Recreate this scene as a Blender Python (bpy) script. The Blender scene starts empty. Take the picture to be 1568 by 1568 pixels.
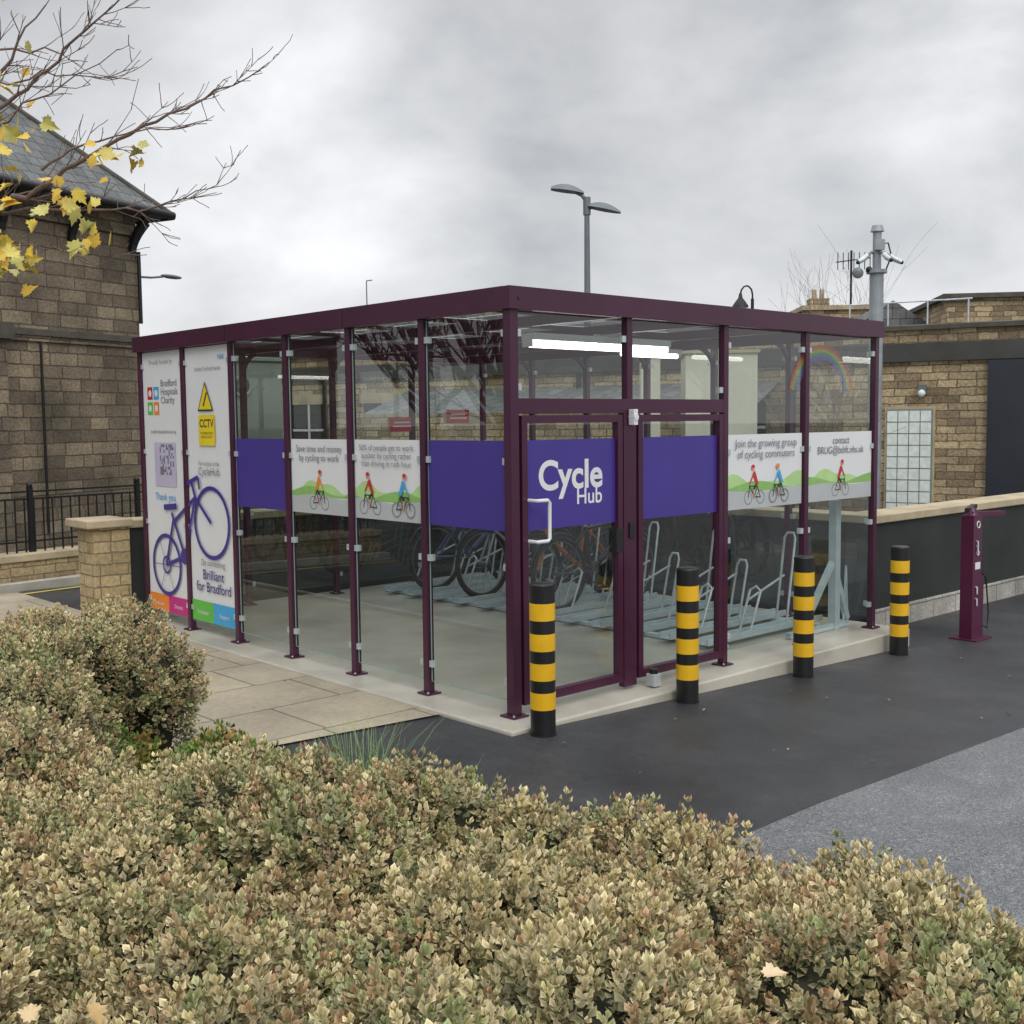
import bpy, bmesh, math, random
import numpy as np
from mathutils import Vector, Matrix
random.seed(7); np.random.seed(7)
scene=bpy.context.scene
# ------------------------------------------------------------------ site frame
FX,FY=0.676,0.737            # heading of the survey baseline
CAMP=(-4.46,-4.86)
def W(e,n,z=0.0):
    """site frame (e across, n along baseline) -> world"""
    return Vector((CAMP[0]+n*FX+e*FY, CAMP[1]+n*FY-e*FX, z))
def WD(e,n):
    return Vector((n*FX+e*FY, n*FY-e*FX, 0)).normalized()
def gz(x):
    t=max(0.0,min(x,4.6))
    return -0.025-0.03*t
# ------------------------------------------------------------------ materials
def newmat(name):
    m=bpy.data.materials.new(name); m.use_nodes=True
    nt=m.node_tree; b=nt.nodes['Principled BSDF']
    return m,nt,b
def nd(nt,t,**k):
    n=nt.nodes.new(t)
    for a,v in k.items(): setattr(n,a,v)
    return n
def mixc(nt,a,b,f,mode='MIX'):
    n=nt.nodes.new('ShaderNodeMix'); n.data_type='RGBA'; n.blend_type=mode
    for s,v in ((6,a),(7,b)):
        if isinstance(v,(tuple,list)): n.inputs[s].default_value=(*v[:3],1)
        else: nt.links.new(v,n.inputs[s])
    if isinstance(f,(int,float)): n.inputs[0].default_value=f
    else: nt.links.new(f,n.inputs[0])
    return n.outputs[2]
def ramp(nt,src,a,b,ca=(0,0,0),cb=(1,1,1)):
    r=nt.nodes.new('ShaderNodeValToRGB'); nt.links.new(src,r.inputs[0])
    r.color_ramp.elements[0].position=a; r.color_ramp.elements[1].position=b
    r.color_ramp.elements[0].color=(*ca,1); r.color_ramp.elements[1].color=(*cb,1)
    return r.outputs[0]
def noise(nt,scale,detail=4,coord='Object',rough=.55):
    tc=nt.nodes.new('ShaderNodeTexCoord'); n=nt.nodes.new('ShaderNodeTexNoise')
    n.inputs['Scale'].default_value=scale; n.inputs['Detail'].default_value=detail
    n.inputs['Roughness'].default_value=rough
    nt.links.new(tc.outputs[coord],n.inputs['Vector']); return n.outputs['Fac']
def bump(nt,b,src,strength,dist=.01):
    n=nt.nodes.new('ShaderNodeBump'); n.inputs['Strength'].default_value=strength
    n.inputs['Distance'].default_value=dist
    nt.links.new(src,n.inputs['Height']); nt.links.new(n.outputs[0],b.inputs['Normal'])
def M(name,col,rough=.5,metal=0,var=.15,scale=4,bs=0,bscale=60):
    m,nt,b=newmat(name)
    f=noise(nt,scale,4)
    lo=[c*(1-var) for c in col]; hi=[min(1,c*(1+var)) for c in col]
    nt.links.new(ramp(nt,f,.3,.7,lo,hi),b.inputs['Base Color'])
    b.inputs['Roughness'].default_value=rough; b.inputs['Metallic'].default_value=metal
    if bs: bump(nt,b,noise(nt,bscale,3),bs)
    return m
def stone(name,c1,c2,mortar,bw,bh,ms=.007,soot=.5,bs=.6,jit=0.0,grain=.28):
    m,nt,b=newmat(name)
    uv=nd(nt,'ShaderNodeUVMap'); uv.uv_map='UVMap'
    vec=uv.outputs[0]
    if jit:
        nn=nd(nt,'ShaderNodeTexNoise'); nn.inputs['Scale'].default_value=9; nt.links.new(vec,nn.inputs['Vector'])
        sb=nd(nt,'ShaderNodeVectorMath',operation='SUBTRACT'); sb.inputs[1].default_value=(.5,.5,.5); nt.links.new(nn.outputs['Color'],sb.inputs[0])
        sc=nd(nt,'ShaderNodeVectorMath',operation='SCALE'); sc.inputs['Scale'].default_value=jit; nt.links.new(sb.outputs[0],sc.inputs[0])
        ad=nd(nt,'ShaderNodeVectorMath',operation='ADD'); nt.links.new(vec,ad.inputs[0]); nt.links.new(sc.outputs[0],ad.inputs[1]); vec=ad.outputs[0]
    br=nd(nt,'ShaderNodeTexBrick'); br.offset=.43; br.offset_frequency=2; br.squash=.72; br.squash_frequency=3
    br.inputs['Scale'].default_value=1; br.inputs['Brick Width'].default_value=bw; br.inputs['Row Height'].default_value=bh
    br.inputs['Mortar Size'].default_value=ms; br.inputs['Mortar Smooth'].default_value=.15
    br.inputs['Color1'].default_value=(*c1,1); br.inputs['Color2'].default_value=(*c2,1); br.inputs['Mortar'].default_value=(*mortar,1)
    nt.links.new(vec,br.inputs['Vector'])
    f1=noise(nt,1.3,5); f2=noise(nt,30,4)
    c=br.outputs['Color']
    c=mixc(nt,c,ramp(nt,f1,.3,.68,(1-soot,)*3,(1.12,1.1,1.06)),1,'MULTIPLY')
    c=mixc(nt,c,ramp(nt,f2,.3,.7,(1-grain,)*3,(1+grain*.7,)*3),1,'MULTIPLY')
    nt.links.new(c,b.inputs['Base Color']); b.inputs['Roughness'].default_value=.85
    mm=nd(nt,'ShaderNodeMath',operation='SUBTRACT'); nt.links.new(f2,mm.inputs[0]); nt.links.new(br.outputs['Fac'],mm.inputs[1])
    bump(nt,b,mm.outputs[0],bs,.015)
    return m
def emis(name,col,s):
    m,nt,b=newmat(name); b.inputs['Emission Color'].default_value=(*col,1); b.inputs['Emission Strength'].default_value=s
    b.inputs['Base Color'].default_value=(*col,1); return m
def glass(name,tint=(.86,.91,.89),f0=.08,boost=1.0,body=0.0,bodycol=(.4,.42,.42),rough=.0):
    """thin architectural sheet: two-sided Schlick reflectance over a tinted transparent body"""
    m=bpy.data.materials.new(name); m.use_nodes=True; nt=m.node_tree; nt.nodes.clear()
    o=nd(nt,'ShaderNodeOutputMaterial'); t=nd(nt,'ShaderNodeBsdfTransparent'); g=nd(nt,'ShaderNodeBsdfGlossy')
    t.inputs[0].default_value=(*tint,1); g.inputs['Roughness'].default_value=rough
    ge=nd(nt,'ShaderNodeNewGeometry'); dp=nd(nt,'ShaderNodeVectorMath',operation='DOT_PRODUCT')
    nt.links.new(ge.outputs['Incoming'],dp.inputs[0]); nt.links.new(ge.outputs['Normal'],dp.inputs[1])
    ab=nd(nt,'ShaderNodeMath',operation='ABSOLUTE'); nt.links.new(dp.outputs['Value'],ab.inputs[0])
    su=nd(nt,'ShaderNodeMath',operation='SUBTRACT'); su.inputs[0].default_value=1; nt.links.new(ab.outputs[0],su.inputs[1])
    pw=nd(nt,'ShaderNodeMath',operation='POWER'); pw.inputs[1].default_value=4.5; nt.links.new(su.outputs[0],pw.inputs[0])
    ml=nd(nt,'ShaderNodeMath',operation='MULTIPLY_ADD'); ml.inputs[1].default_value=.85*boost; ml.inputs[2].default_value=f0
    nt.links.new(pw.outputs[0],ml.inputs[0])
    base=t.outputs[0]
    if body:
        d=nd(nt,'ShaderNodeBsdfDiffuse'); d.inputs[0].default_value=(*bodycol,1)
        tr=nd(nt,'ShaderNodeBsdfTranslucent'); tr.inputs[0].default_value=(*bodycol,1)
        ad=nd(nt,'ShaderNodeMixShader'); ad.inputs[0].default_value=.5
        nt.links.new(d.outputs[0],ad.inputs[1]); nt.links.new(tr.outputs[0],ad.inputs[2])
        x=nd(nt,'ShaderNodeMixShader'); x.inputs[0].default_value=body
        nt.links.new(base,x.inputs[1]); nt.links.new(ad.outputs[0],x.inputs[2]); base=x.outputs[0]
    mx=nd(nt,'ShaderNodeMixShader'); nt.links.new(ml.outputs[0],mx.inputs[0])
    nt.links.new(base,mx.inputs[1]); nt.links.new(g.outputs[0],mx.inputs[2]); nt.links.new(mx.outputs[0],o.inputs[0])
    return m
PLUM=M('plum_paint',(.058,.011,.035),.3,0,.12,3)
PURP=M('purple_vinyl',(.058,.036,.26),.35,0,.06,2)
WHITE=M('white_vinyl',(.76,.77,.77),.4,0,.03,2)
GREEN=M('green_vinyl',(.27,.50,.14),.4,0,.1,6)
LGREEN=M('light_green_vinyl',(.45,.68,.28),.4,0,.1,6)
ROADV=M('grey_vinyl',(.48,.50,.50),.4,0,.05)
RED=M('red_vinyl',(.55,.03,.03),.4,0,.1)
BLUEV=M('blue_vinyl',(.05,.38,.70),.4,0,.05)
YEL=M('yellow_vinyl',(.80,.62,.02),.4,0,.05)
ORG=M('orange_vinyl',(.85,.25,.03),.4,0,.05)
MAG=M('magenta_vinyl',(.55,.02,.22),.4,0,.05)
GRNV=M('bright_green_vinyl',(.12,.50,.06),.4,0,.05)
INK=M('ink',(.03,.03,.04),.5,0,.1)
TEXTM=M('text_purple',(.05,.03,.22),.4,0,.05)
GREYT=M('text_grey',(.20,.20,.23),.4,0,.05)
SKIN=M('figure_skin',(.55,.30,.2),.5,0,.05)
GALV=M('galvanised_steel',(.55,.60,.62),.38,.35,.15,12)
GALVD=M('spoke_steel',(.16,.17,.18),.4,.5,.15,12)
GALVL=M('painted_grey_steel',(.50,.58,.62),.45,.1,.1,8)
BLACK=M('black_plastic',(.012,.012,.013),.4,0,.2,9)
RUBBER=M('tyre_rubber',(.02,.02,.02),.7,0,.2,9)
YELP=M('reflective_yellow',(.82,.47,.015),.35,0,.08,7)
LAMPG=M('lamp_grey',(.17,.20,.215),.45,.3,.1,4)
GLASS=glass('shelter_glass',(.85,.895,.87),.11,.9)
ROOFG=glass('roof_sheet',(.34,.37,.37),.06,1.0,.5,(.24,.26,.26),.1)
TUBE=emis('fluorescent_tube',(1,.98,.9),6.0)
CONC=M('slab_concrete',(.50,.465,.39),.30,0,.24,1.7,.15,90)
KERBM=M('kerb_stone',(.42,.40,.34),.8,0,.2,5,.3,60)
SAND1=stone('left_sandstone',(.345,.28,.195),(.155,.125,.09),(.11,.09,.07),.50,.185,.010,.55,.8,.025,.35)
SAND2=stone('yellow_sandstone',(.60,.475,.29),(.25,.185,.11),(.17,.14,.10),.34,.10,.008,.3,.8,.03,.35)
SANDP=stone('pillar_sandstone',(.54,.42,.24),(.36,.28,.155),(.22,.18,.12),.26,.10,.007,.25,.6,.03)
SLATE=stone('roof_slate',(.20,.21,.21),(.12,.13,.135),(.04,.04,.04),.28,.22,.008,.35,.4)
COPE=M('coping_stone',(.46,.38,.25),.8,0,.25,3,.3,50)
DARKST=M('dark_stone_trim',(.085,.078,.062),.8,0,.3,4,.3,40)
DARKW=M('dark_painted_wall',(.026,.029,.028),.6,0,.3,2,.2,30)
PLINTH=stone('pale_render_plinth',(.58,.57,.52),(.38,.37,.33),(.2,.19,.17),.44,.3,.006,.5,.4)
NAVY=M('navy_panel',(.024,.028,.040),.5,0,.15,2)
FELT=M('roof_felt',(.22,.22,.21),.85,0,.25,2)
CREAM=M('cream_render',(.68,.66,.55),.8,0,.06,2)
IRON=M('black_iron',(.015,.016,.018),.5,.2,.2,9)
GBLK=M('glass_block',(.80,.86,.82),.3,0,.12,14)
DWIN=M('dark_window',(.03,.035,.04),.12,0,.3,2)
BARK=M('bark',(.19,.135,.115),.85,0,.3,30)
CAB=M('grey_cabinet_paint',(.22,.255,.23),.5,0,.08,3)
def asphalt(name,c,rlo,rhi,speck,patch=.3):
    m,nt,b=newmat(name)
    a=ramp(nt,noise(nt,.9,5),.3,.7,[x*(1-patch) for x in c],[x*(1+patch) for x in c])
    s=ramp(nt,noise(nt,260,1),.35,.75,(1-speck,)*3,(1+speck,)*3)
    s2=ramp(nt,noise(nt,70,2),.45,.8,(1,)*3,(1+speck*1.3,)*3)
    s3=ramp(nt,noise(nt,4.5,6,'Object',.7),.5,.75,(1,)*3,(1.35,1.35,1.33))
    c1=mixc(nt,a,s,1,'MULTIPLY'); c1=mixc(nt,c1,s2,1,'MULTIPLY'); c1=mixc(nt,c1,s3,1,'MULTIPLY')
    nt.links.new(c1,b.inputs['Base Color'])
    nt.links.new(ramp(nt,noise(nt,1.6,4),.35,.65,(rlo,)*3,(rhi,)*3),b.inputs['Roughness'])
    bump(nt,b,noise(nt,240,1),.4,.004); return m
ASPH=asphalt('new_asphalt',(.033,.034,.037),.34,.62,.5,.4)
ROADM=asphalt('old_asphalt',(.15,.155,.16),.6,.8,.75,.2)
SOIL=M('bed_soil',(.06,.042,.026),.95,0,.5,14,.6,40)
FLAG=stone('paving_flags',(.44,.385,.285),(.385,.335,.25),(.17,.145,.105),.9,.62,.008,.3,.15,0,.12)
def leafmat(name):
    m=bpy.data.materials.new(name); m.use_nodes=True; nt=m.node_tree; b=nt.nodes['Principled BSDF']
    a=nd(nt,'ShaderNodeAttribute'); a.attribute_name='Col'
    nt.links.new(a.outputs[0],b.inputs['Base Color']); b.inputs['Roughness'].default_value=.45; return m
LEAF=leafmat('leaf')
# ------------------------------------------------------------------ mesh builder
class MB:
    def __init__(s,T=None): s.v=[];s.f=[];s.m=[];s.sm=[];s.mats=[];s.T=T
    def mi(s,mat):
        if mat not in s.mats: s.mats.append(mat)
        return s.mats.index(mat)
    def add(s,vs,fs,mat,smooth=False):
        o=len(s.v); i=s.mi(mat)
        for p in vs:
            p=Vector(p); s.v.append(tuple(s.T@p) if s.T else tuple(p))
        for f in fs: s.f.append([o+k for k in f]); s.m.append(i); s.sm.append(smooth)
    def box(s,x0,x1,y0,y1,z0,z1,mat):
        vs=[(x,y,z) for z in(z0,z1) for y in(y0,y1) for x in(x0,x1)]
        s.add(vs,[(0,2,3,1),(4,5,7,6),(0,1,5,4),(2,6,7,3),(0,4,6,2),(1,3,7,5)],mat)
    def beam(s,p,q,w,h,mat):
        p=Vector(p);q=Vector(q);d=(q-p).normalized()
        up=Vector((0,0,1)) if abs(d.z)<.95 else Vector((0,1,0))
        r=d.cross(up).normalized()*w/2; u=r.normalized().cross(d).normalized()*h/2
        vs=[a+b+c for a in(p,q) for b,c in((-r,-u),(r,-u),(r,u),(-r,u))]
        s.add(vs,[(0,3,2,1),(4,5,6,7),(0,1,5,4),(1,2,6,5),(2,3,7,6),(3,0,4,7)],mat)
    def tube(s,pts,rad,mat,n=10,cap=True):
        pts=[Vector(p) for p in pts]
        if not isinstance(rad,(list,tuple)): rad=[rad]*len(pts)
        vs=[];prev=None
        for i,p in enumerate(pts):
            d=(pts[min(i+1,len(pts)-1)]-pts[max(i-1,0)])
            if d.length<1e-9: d=Vector((0,0,1))
            d.normalize()
            if prev is None:
                up=Vector((0,0,1)) if abs(d.z)<.9 else Vector((1,0,0)); r=d.cross(up).normalized()
            else:
                r=prev-d*prev.dot(d)
                r=r.normalized() if r.length>1e-6 else d.orthogonal().normalized()
            prev=r;u=d.cross(r)
            for k in range(n):
                a=2*math.pi*k/n; vs.append(p+(r*math.cos(a)+u*math.sin(a))*rad[i])
        fs=[(i*n+k,i*n+(k+1)%n,(i+1)*n+(k+1)%n,(i+1)*n+k) for i in range(len(pts)-1) for k in range(n)]
        s.add(vs,fs,mat,True)
        if cap:
            s.add(vs[:n],[tuple(range(n))[::-1]],mat); s.add(vs[-n:],[tuple(range(n))],mat)
    def torus(s,c,ax,R,r,mat,N=28,n=6):
        c=Vector(c);ax=Vector(ax).normalized();a=ax.orthogonal().normalized();b=ax.cross(a);vs=[]
        for i in range(N):
            t=2*math.pi*i/N;d=a*math.cos(t)+b*math.sin(t)
            for k in range(n):
                q=2*math.pi*k/n;vs.append(c+d*(R+r*math.cos(q))+ax*r*math.sin(q))
        s.add(vs,[(i*n+k,((i+1)%N)*n+k,((i+1)%N)*n+(k+1)%n,i*n+(k+1)%n) for i in range(N) for k in range(n)],mat,True)
    def ball(s,c,r,mat,seg=12,rings=8):
        c=Vector(c); r=r if isinstance(r,(tuple,list)) else (r,r,r)
        vs=[];fs=[]
        for i in range(rings+1):
            ph=math.pi*i/rings
            for k in range(seg):
                t=2*math.pi*k/seg; vs.append(c+Vector((r[0]*math.sin(ph)*math.cos(t),r[1]*math.sin(ph)*math.sin(t),r[2]*math.cos(ph))))
        for i in range(rings):
            for k in range(seg): fs.append((i*seg+k,(i+1)*seg+k,(i+1)*seg+(k+1)%seg,i*seg+(k+1)%seg))
        s.add(vs,fs,mat,True)
    def quad(s,a,b,c,d,mat): s.add([a,b,c,d],[(0,1,2,3)],mat)
    def done(s,name,parent=None,bevel=0,recalc=True):
        me=bpy.data.meshes.new(name); me.from_pydata(s.v,[],s.f)
        for m in s.mats: me.materials.append(m)
        me.polygons.foreach_set('material_index',s.m); me.polygons.foreach_set('use_smooth',s.sm)
        if recalc:
            bm=bmesh.new(); bm.from_mesh(me); bmesh.ops.recalc_face_normals(bm,faces=bm.faces); bm.to_mesh(me); bm.free()
        uv=me.uv_layers.new(name='UVMap')
        for p in me.polygons:
            n=p.normal
            if abs(n.z)>.85: t=Vector((1,0,0));w=Vector((0,1,0))
            else:
                t=Vector((0,0,1)).cross(n).normalized(); w=n.cross(t)
            for li in p.loop_indices:
                co=me.vertices[me.loops[li].vertex_index].co
                uv.data[li].uv=(co.dot(t),co.dot(w) if abs(n.z)>.3 else co.z)
        ob=bpy.data.objects.new(name,me); scene.collection.objects.link(ob)
        if parent: ob.parent=parent
        if bevel:
            b=ob.modifiers.new('bevel','BEVEL'); b.width=bevel; b.segments=2; b.limit_method='ANGLE'
        return ob
def empty(name,loc=(0,0,0)):
    e=bpy.data.objects.new(name,None); scene.collection.objects.link(e); e.location=loc; e.empty_display_size=.3; return e
# ------------------------------------------------------------------ ground
def sheet(name,poly,mat,dz):
    """flat polygon following ground slope"""
    bm=bmesh.new(); vs=[bm.verts.new((p[0],p[1],0)) for p in poly]; bm.faces.new(vs)
    for x in (0,4.6):
        bmesh.ops.bisect_plane(bm,geom=bm.verts[:]+bm.edges[:]+bm.faces[:],plane_co=(x,0,0),plane_no=(1,0,0))
    for v in bm.verts: v.co.z=gz(v.co.x)+dz
    bmesh.ops.recalc_face_normals(bm,faces=bm.faces)
    me=bpy.data.meshes.new(name); bm.to_mesh(me); bm.free()
    uv=me.uv_layers.new(name='UVMap')
    for l in me.loops: uv.data[l.index].uv=me.vertices[l.vertex_index].co.xy
    me.materials.append(mat); ob=bpy.data.objects.new(name,me); scene.collection.objects.link(ob); return ob
sheet('ground',[(-300,-300),(300,-300),(300,300),(-300,300)],ASPH,0)
sheet('road',[(-60,-14),(60,-14),(60,-2.05),(-60,-2.05)],ROADM,.004)
sheet('pavement_path',[(-1.68,.56),(-.242,.40),(-.242,7.5),(-1.75,7.5)],FLAG,.010)
bed=[(-1.68,.60),(-1.60,.1),(-1.52,-.34),(-1.5,-1.2)]+[tuple(W(e,n).xy) for e,n in((.2,3.75),(.95,3.55),(1.55,2.9),(1.9,1.2),(1.9,-1),(-6,-1),(-6,8))]
sheet('planting_bed_soil',bed,SOIL,.008)
k=MB()
pts=[(-1.71,.62),(-1.63,.1),(-1.55,-.34),(-1.53,-1.2)]+[tuple(W(e,n).xy) for e,n in((.2,3.8),(.97,3.6),(1.58,2.9),(1.93,1.2))]
for a,b in zip(pts[:-1],pts[1:]):
    k.beam((a[0],a[1],gz(a[0])+.02),(b[0],b[1],gz(b[0])+.02),.07,.07,KERBM)
k.beam((-1.74,.63,-.01),(-1.78,7.5,-.01),.07,.06,KERBM)
k.done('bed_edging_kerb',bevel=.006)
s=MB(); s.box(-.24,4.2,-.24,5.02,-.3,0,CONC); s.done('concrete_slab',bevel=.012)
# ------------------------------------------------------------------ SHELTER
SX,SY,H=4.0,4.83,2.5
sh=empty('cycle_shelter')
BX=[0,1,2,3,4]; BY=[SY/6*i for i in range(7)]
f=MB(); PW=.05
def post(x,y,big=False):
    w=PW/2*(1.25 if big else 1)
    f.box(x-w,x+w,y-w,y+w,.012,H-.13,PLUM)
    f.box(x-w-.03,x+w+.03,y-w-.03,y+w+.03,.0,.012,PLUM)
    for dx in (-1,1): f.tube([(x+dx*(w+.018),y-w-.018,.012),(x+dx*(w+.018),y-w-.018,.022)],.007,GALV,6)
posts=set()
for y in BY: posts.add((0,round(y,3)));posts.add((SX,round(y,3)))
for x in BX: posts.add((x,round(SY,3)))
for x in (0,2,3,4): posts.add((x,0))
for x,y in sorted(posts): post(x,y,(x,y)==(0,0))
f.box(.975,1.025,-.025,.025,1.866,H-.13,PLUM)
o=.055
f.box(-o,SX+o,-o,-o+.06,H-.13,H,PLUM); f.box(-o,SX+o,SY+o-.06,SY+o,H-.13,H,PLUM)
f.box(-o,-o+.06,-o+.06,SY+o-.06,H-.131,H+.001,PLUM); f.box(SX+o-.06,SX+o,-o+.06,SY+o-.06,H-.131,H+.001,PLUM)
for y in BY[2::2]: f.box(-o-.003,-o,y-.002,y+.002,H-.128,H-.002,BLACK)
f.tube([(.02,-o-.006,H-.065),(.02,-o+.002,H-.065)],.012,PLUM,8)
for x in (1,2,3): f.box(x-.025,x+.025,.01,SY-.01,H-.12,H-.05,PLUM)
for y in BY[1:-1]: f.box(.01,SX-.01,y-.02,y+.02,H-.05,H-.02,PLUM)
def gus(x,y,dx,dy):
    n=6; P=[]
    for i in range(n+1):
        a=math.pi/2*i/n; r=.24
        P.append((x+dx*(r-r*math.cos(a)), y+dy*(r-r*math.cos(a)), H-.13-r+r*math.sin(a)))
    for a,b in zip(P[:-1],P[1:]): f.beam(a,b,.03,.035,PLUM)
for y in BY[1:-1]: gus(SX,y,-1,0)
for x in BX[1:-1]: gus(x,SY,0,-1)
f.box(.03,1.975,-.024,.024,1.775,1.865,PLUM)
f.box(.94,1.06,-.024,.024,.02,1.775,PLUM)
for x0,x1 in ((.055,.925),(1.075,1.965)):
    f.box(x0,x0+.045,-.03,.018,.06,1.765,PLUM); f.box(x1-.045,x1,-.03,.018,.06,1.765,PLUM)
    f.box(x0+.045,x1-.045,-.029,.017,.06,.115,PLUM); f.box(x0+.045,x1-.045,-.029,.017,1.72,1.765,PLUM)
f.box(.86,.925,-.034,.014,.9,1.05,BLACK)
f.done('frame',sh,bevel=.003)
g=MB()
def gf(x0,x1,z0,z1,y=0.0): g.quad((x0,y,z0),(x1,y,z0),(x1,y,z1),(x0,y,z1),GLASS)
def gl(y0,y1,z0,z1,x=0.0): g.quad((x,y0,z0),(x,y1,z0),(x,y1,z1),(x,y0,z1),GLASS)
gf(.1,.88,.115,1.72); gf(1.12,1.92,.115,1.72); gf(.04,.98,1.865,2.36); gf(1.02,1.965,1.865,2.36)
for x in (2,3): gf(x+.035,x+.965,.09,2.36)
for x in BX[:-1]: gf(x+.035,x+.965,.09,2.36,SY)
for a,b in zip(BY[:-1],BY[1:]):
    gl(a+.035,b-.035,.09,2.36,SX)
    gl(a+.035,b-.035,.09,2.36,0)
g.done('glass_panels',sh,recalc=False)
c=MB()
def clip(x,y,z):
    c.box(x-.018,x+.018,y-.018,y+.018,z-.02,z+.02,GALV)
ZC=[.2,.88,1.5,2.24]
EDG=M('glass_edge',(.22,.36,.31),.2,0,.1)
for i,y in enumerate(BY):
    for z in ZC:
        if i<6: clip(0,y+.045,z); clip(SX,y+.045,z)
        if i>0: clip(0,y-.045,z); clip(SX,y-.045,z)
    if i<6:
        c.box(-.004,.004,y+.031,y+.0345,.09,2.36,EDG); c.box(-.004,.004,BY[i+1]-.0345,BY[i+1]-.031,.09,2.36,EDG)
        c.box(-.004,.004,y+.035,BY[i+1]-.035,.086,.0895,EDG)
for x in BX:
    for z in ZC:
        if x>=2 and x<4: clip(x+.045,0,z)
        if x>2: clip(x-.045,0,z)
        if x<4: clip(x+.045,SY,z)
clip(.05,0,2.24);clip(.05,0,1.93);clip(.955,0,2.24);clip(1.955,0,1.93)
c.done('glass_clips',sh)
r=MB()
for i in range(4):
    for j in range(3):
        y0=SY/3*j
        r.quad((i+.01,y0+.01,H-.015),(i+.99,y0+.01,H-.015),(i+.99,y0+SY/3-.01,H-.015),(i+.01,y0+SY/3-.01,H-.015),ROOFG)
r.done('roof_sheets',sh,recalc=False)
h=MB()
h.tube([(.105,-.03,1.27),(.105,-.10,1.27),(.19,-.10,1.27),(.205,-.10,1.255),(.205,-.10,1.045),(.19,-.10,1.03),(.105,-.10,1.03),(.105,-.03,1.03)],.012,WHITE,8)
h.tube([(1.0,-.03,1.75),(1.0,-.08,1.75)],.022,WHITE,8); h.box(.98,1.02,-.075,-.03,1.70,1.80,WHITE)
h.box(1.11,1.18,-.13,-.06,.01,.09,GALV); h.tube([(1.145,-.095,.09),(1.145,-.095,.12)],.03,BLACK,10)
h.box(.985,1.03,-.036,-.024,.98,1.08,BLACK)
h.done('door_handle_and_fittings',sh,bevel=.003)
# ------------------------------------------------------------------ decals
class Dec:
    def __init__(s,side): s.mb=MB(); s.side=side; s.off=.004
    def P(s,u,v): return (u,-s.off,v) if s.side=='f' else (-s.off,-u,v)
    def poly(s,pts,mat): s.mb.add([s.P(*p) for p in pts],[tuple(range(len(pts)))],mat); s.off+=.00035
    def rect(s,u0,u1,v0,v1,mat): s.poly([(u0,v0),(u1,v0),(u1,v1),(u0,v1)],mat)
    def line(s,p,q,w,mat):
        d=Vector((q[0]-p[0],q[1]-p[1])); d.normalize(); n=Vector((-d.y,d.x))*w/2
        s.poly([(p[0]-n.x,p[1]-n.y),(q[0]-n.x,q[1]-n.y),(q[0]+n.x,q[1]+n.y),(p[0]+n.x,p[1]+n.y)],mat)
    def disc(s,cx,cy,r,mat,n=16,ry=None):
        ry=ry or r; s.poly([(cx+r*math.cos(2*math.pi*k/n),cy+ry*math.sin(2*math.pi*k/n)) for k in range(n)],mat)
    def ring(s,cx,cy,r,w,mat,n=32,a0=0,a1=2*math.pi):
        vs=[];fs=[]
        for k in range(n+1):
            t=a0+(a1-a0)*k/n
            vs+= [s.P(cx+(r-w/2)*math.cos(t),cy+(r-w/2)*math.sin(t)),s.P(cx+(r+w/2)*math.cos(t),cy+(r+w/2)*math.sin(t))]
        for k in range(n):
            a=2*k; fs.append((a,a+1,a+3,a+2))
        s.mb.add(vs,fs,mat); s.off+=.00035
    def text(s,body,u,v,size,mat,align='CENTER',bold=0,line=1.0,par=sh):
        cu=bpy.data.curves.new('lettering','FONT'); cu.body=body; cu.size=size; cu.align_x=align; cu.offset=bold; cu.space_line=line
        cu.materials.append(mat); ob=bpy.data.objects.new('lettering',cu); scene.collection.objects.link(ob)
        ob.location=s.P(u,v)
        ob.rotation_euler=(math.pi/2,0,0 if s.side=='f' else -math.pi/2); ob.parent=par; s.off+=.00035
    def cyclist(s,cx,cy,k,shirt,flip=1,helmet=None):
        w=.0065*k/.12
        R=.34*k
        for d in(-.55,.55): s.ring(cx+d*k,cy+R,R,w,GREYT,20)
        X=lambda a:cx+flip*a*k; Y=lambda b:cy+b*k
        for a,b in(((-.55,.34),(-.25,.95)),((-.25,.95),(.42,.95)),((.42,.95),(0,.38)),((0,.38),(-.55,.34)),((.42,1.05),(.55,.34)),((-.25,.95),(0,.38))):
            s.line((X(a[0]),Y(a[1])),(X(b[0]),Y(b[1])),w,INK)
        s.line((X(-.25),Y(1.12)),(X(.12),Y(.75)),.14*k,INK); s.line((X(.12),Y(.78)),(X(.02),Y(.3)),.11*k,SKIN)
        s.poly([(X(-.36),Y(1.05)),(X(-.14),Y(1.02)),(X(.2),Y(1.62)),(X(-.02),Y(1.78))],shirt)
        s.line((X(.1),Y(1.6)),(X(.42),Y(1.12)),.09*k,shirt)
        s.disc(X(.16),Y(1.92),.15*k,SKIN); s.disc(X(.15),Y(2.0),.15*k,helmet or INK,16,.1*k)
    def done(s,name): return s.mb.done(name,sh,recalc=False)
ZB0,ZB1=1.09,1.62
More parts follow.
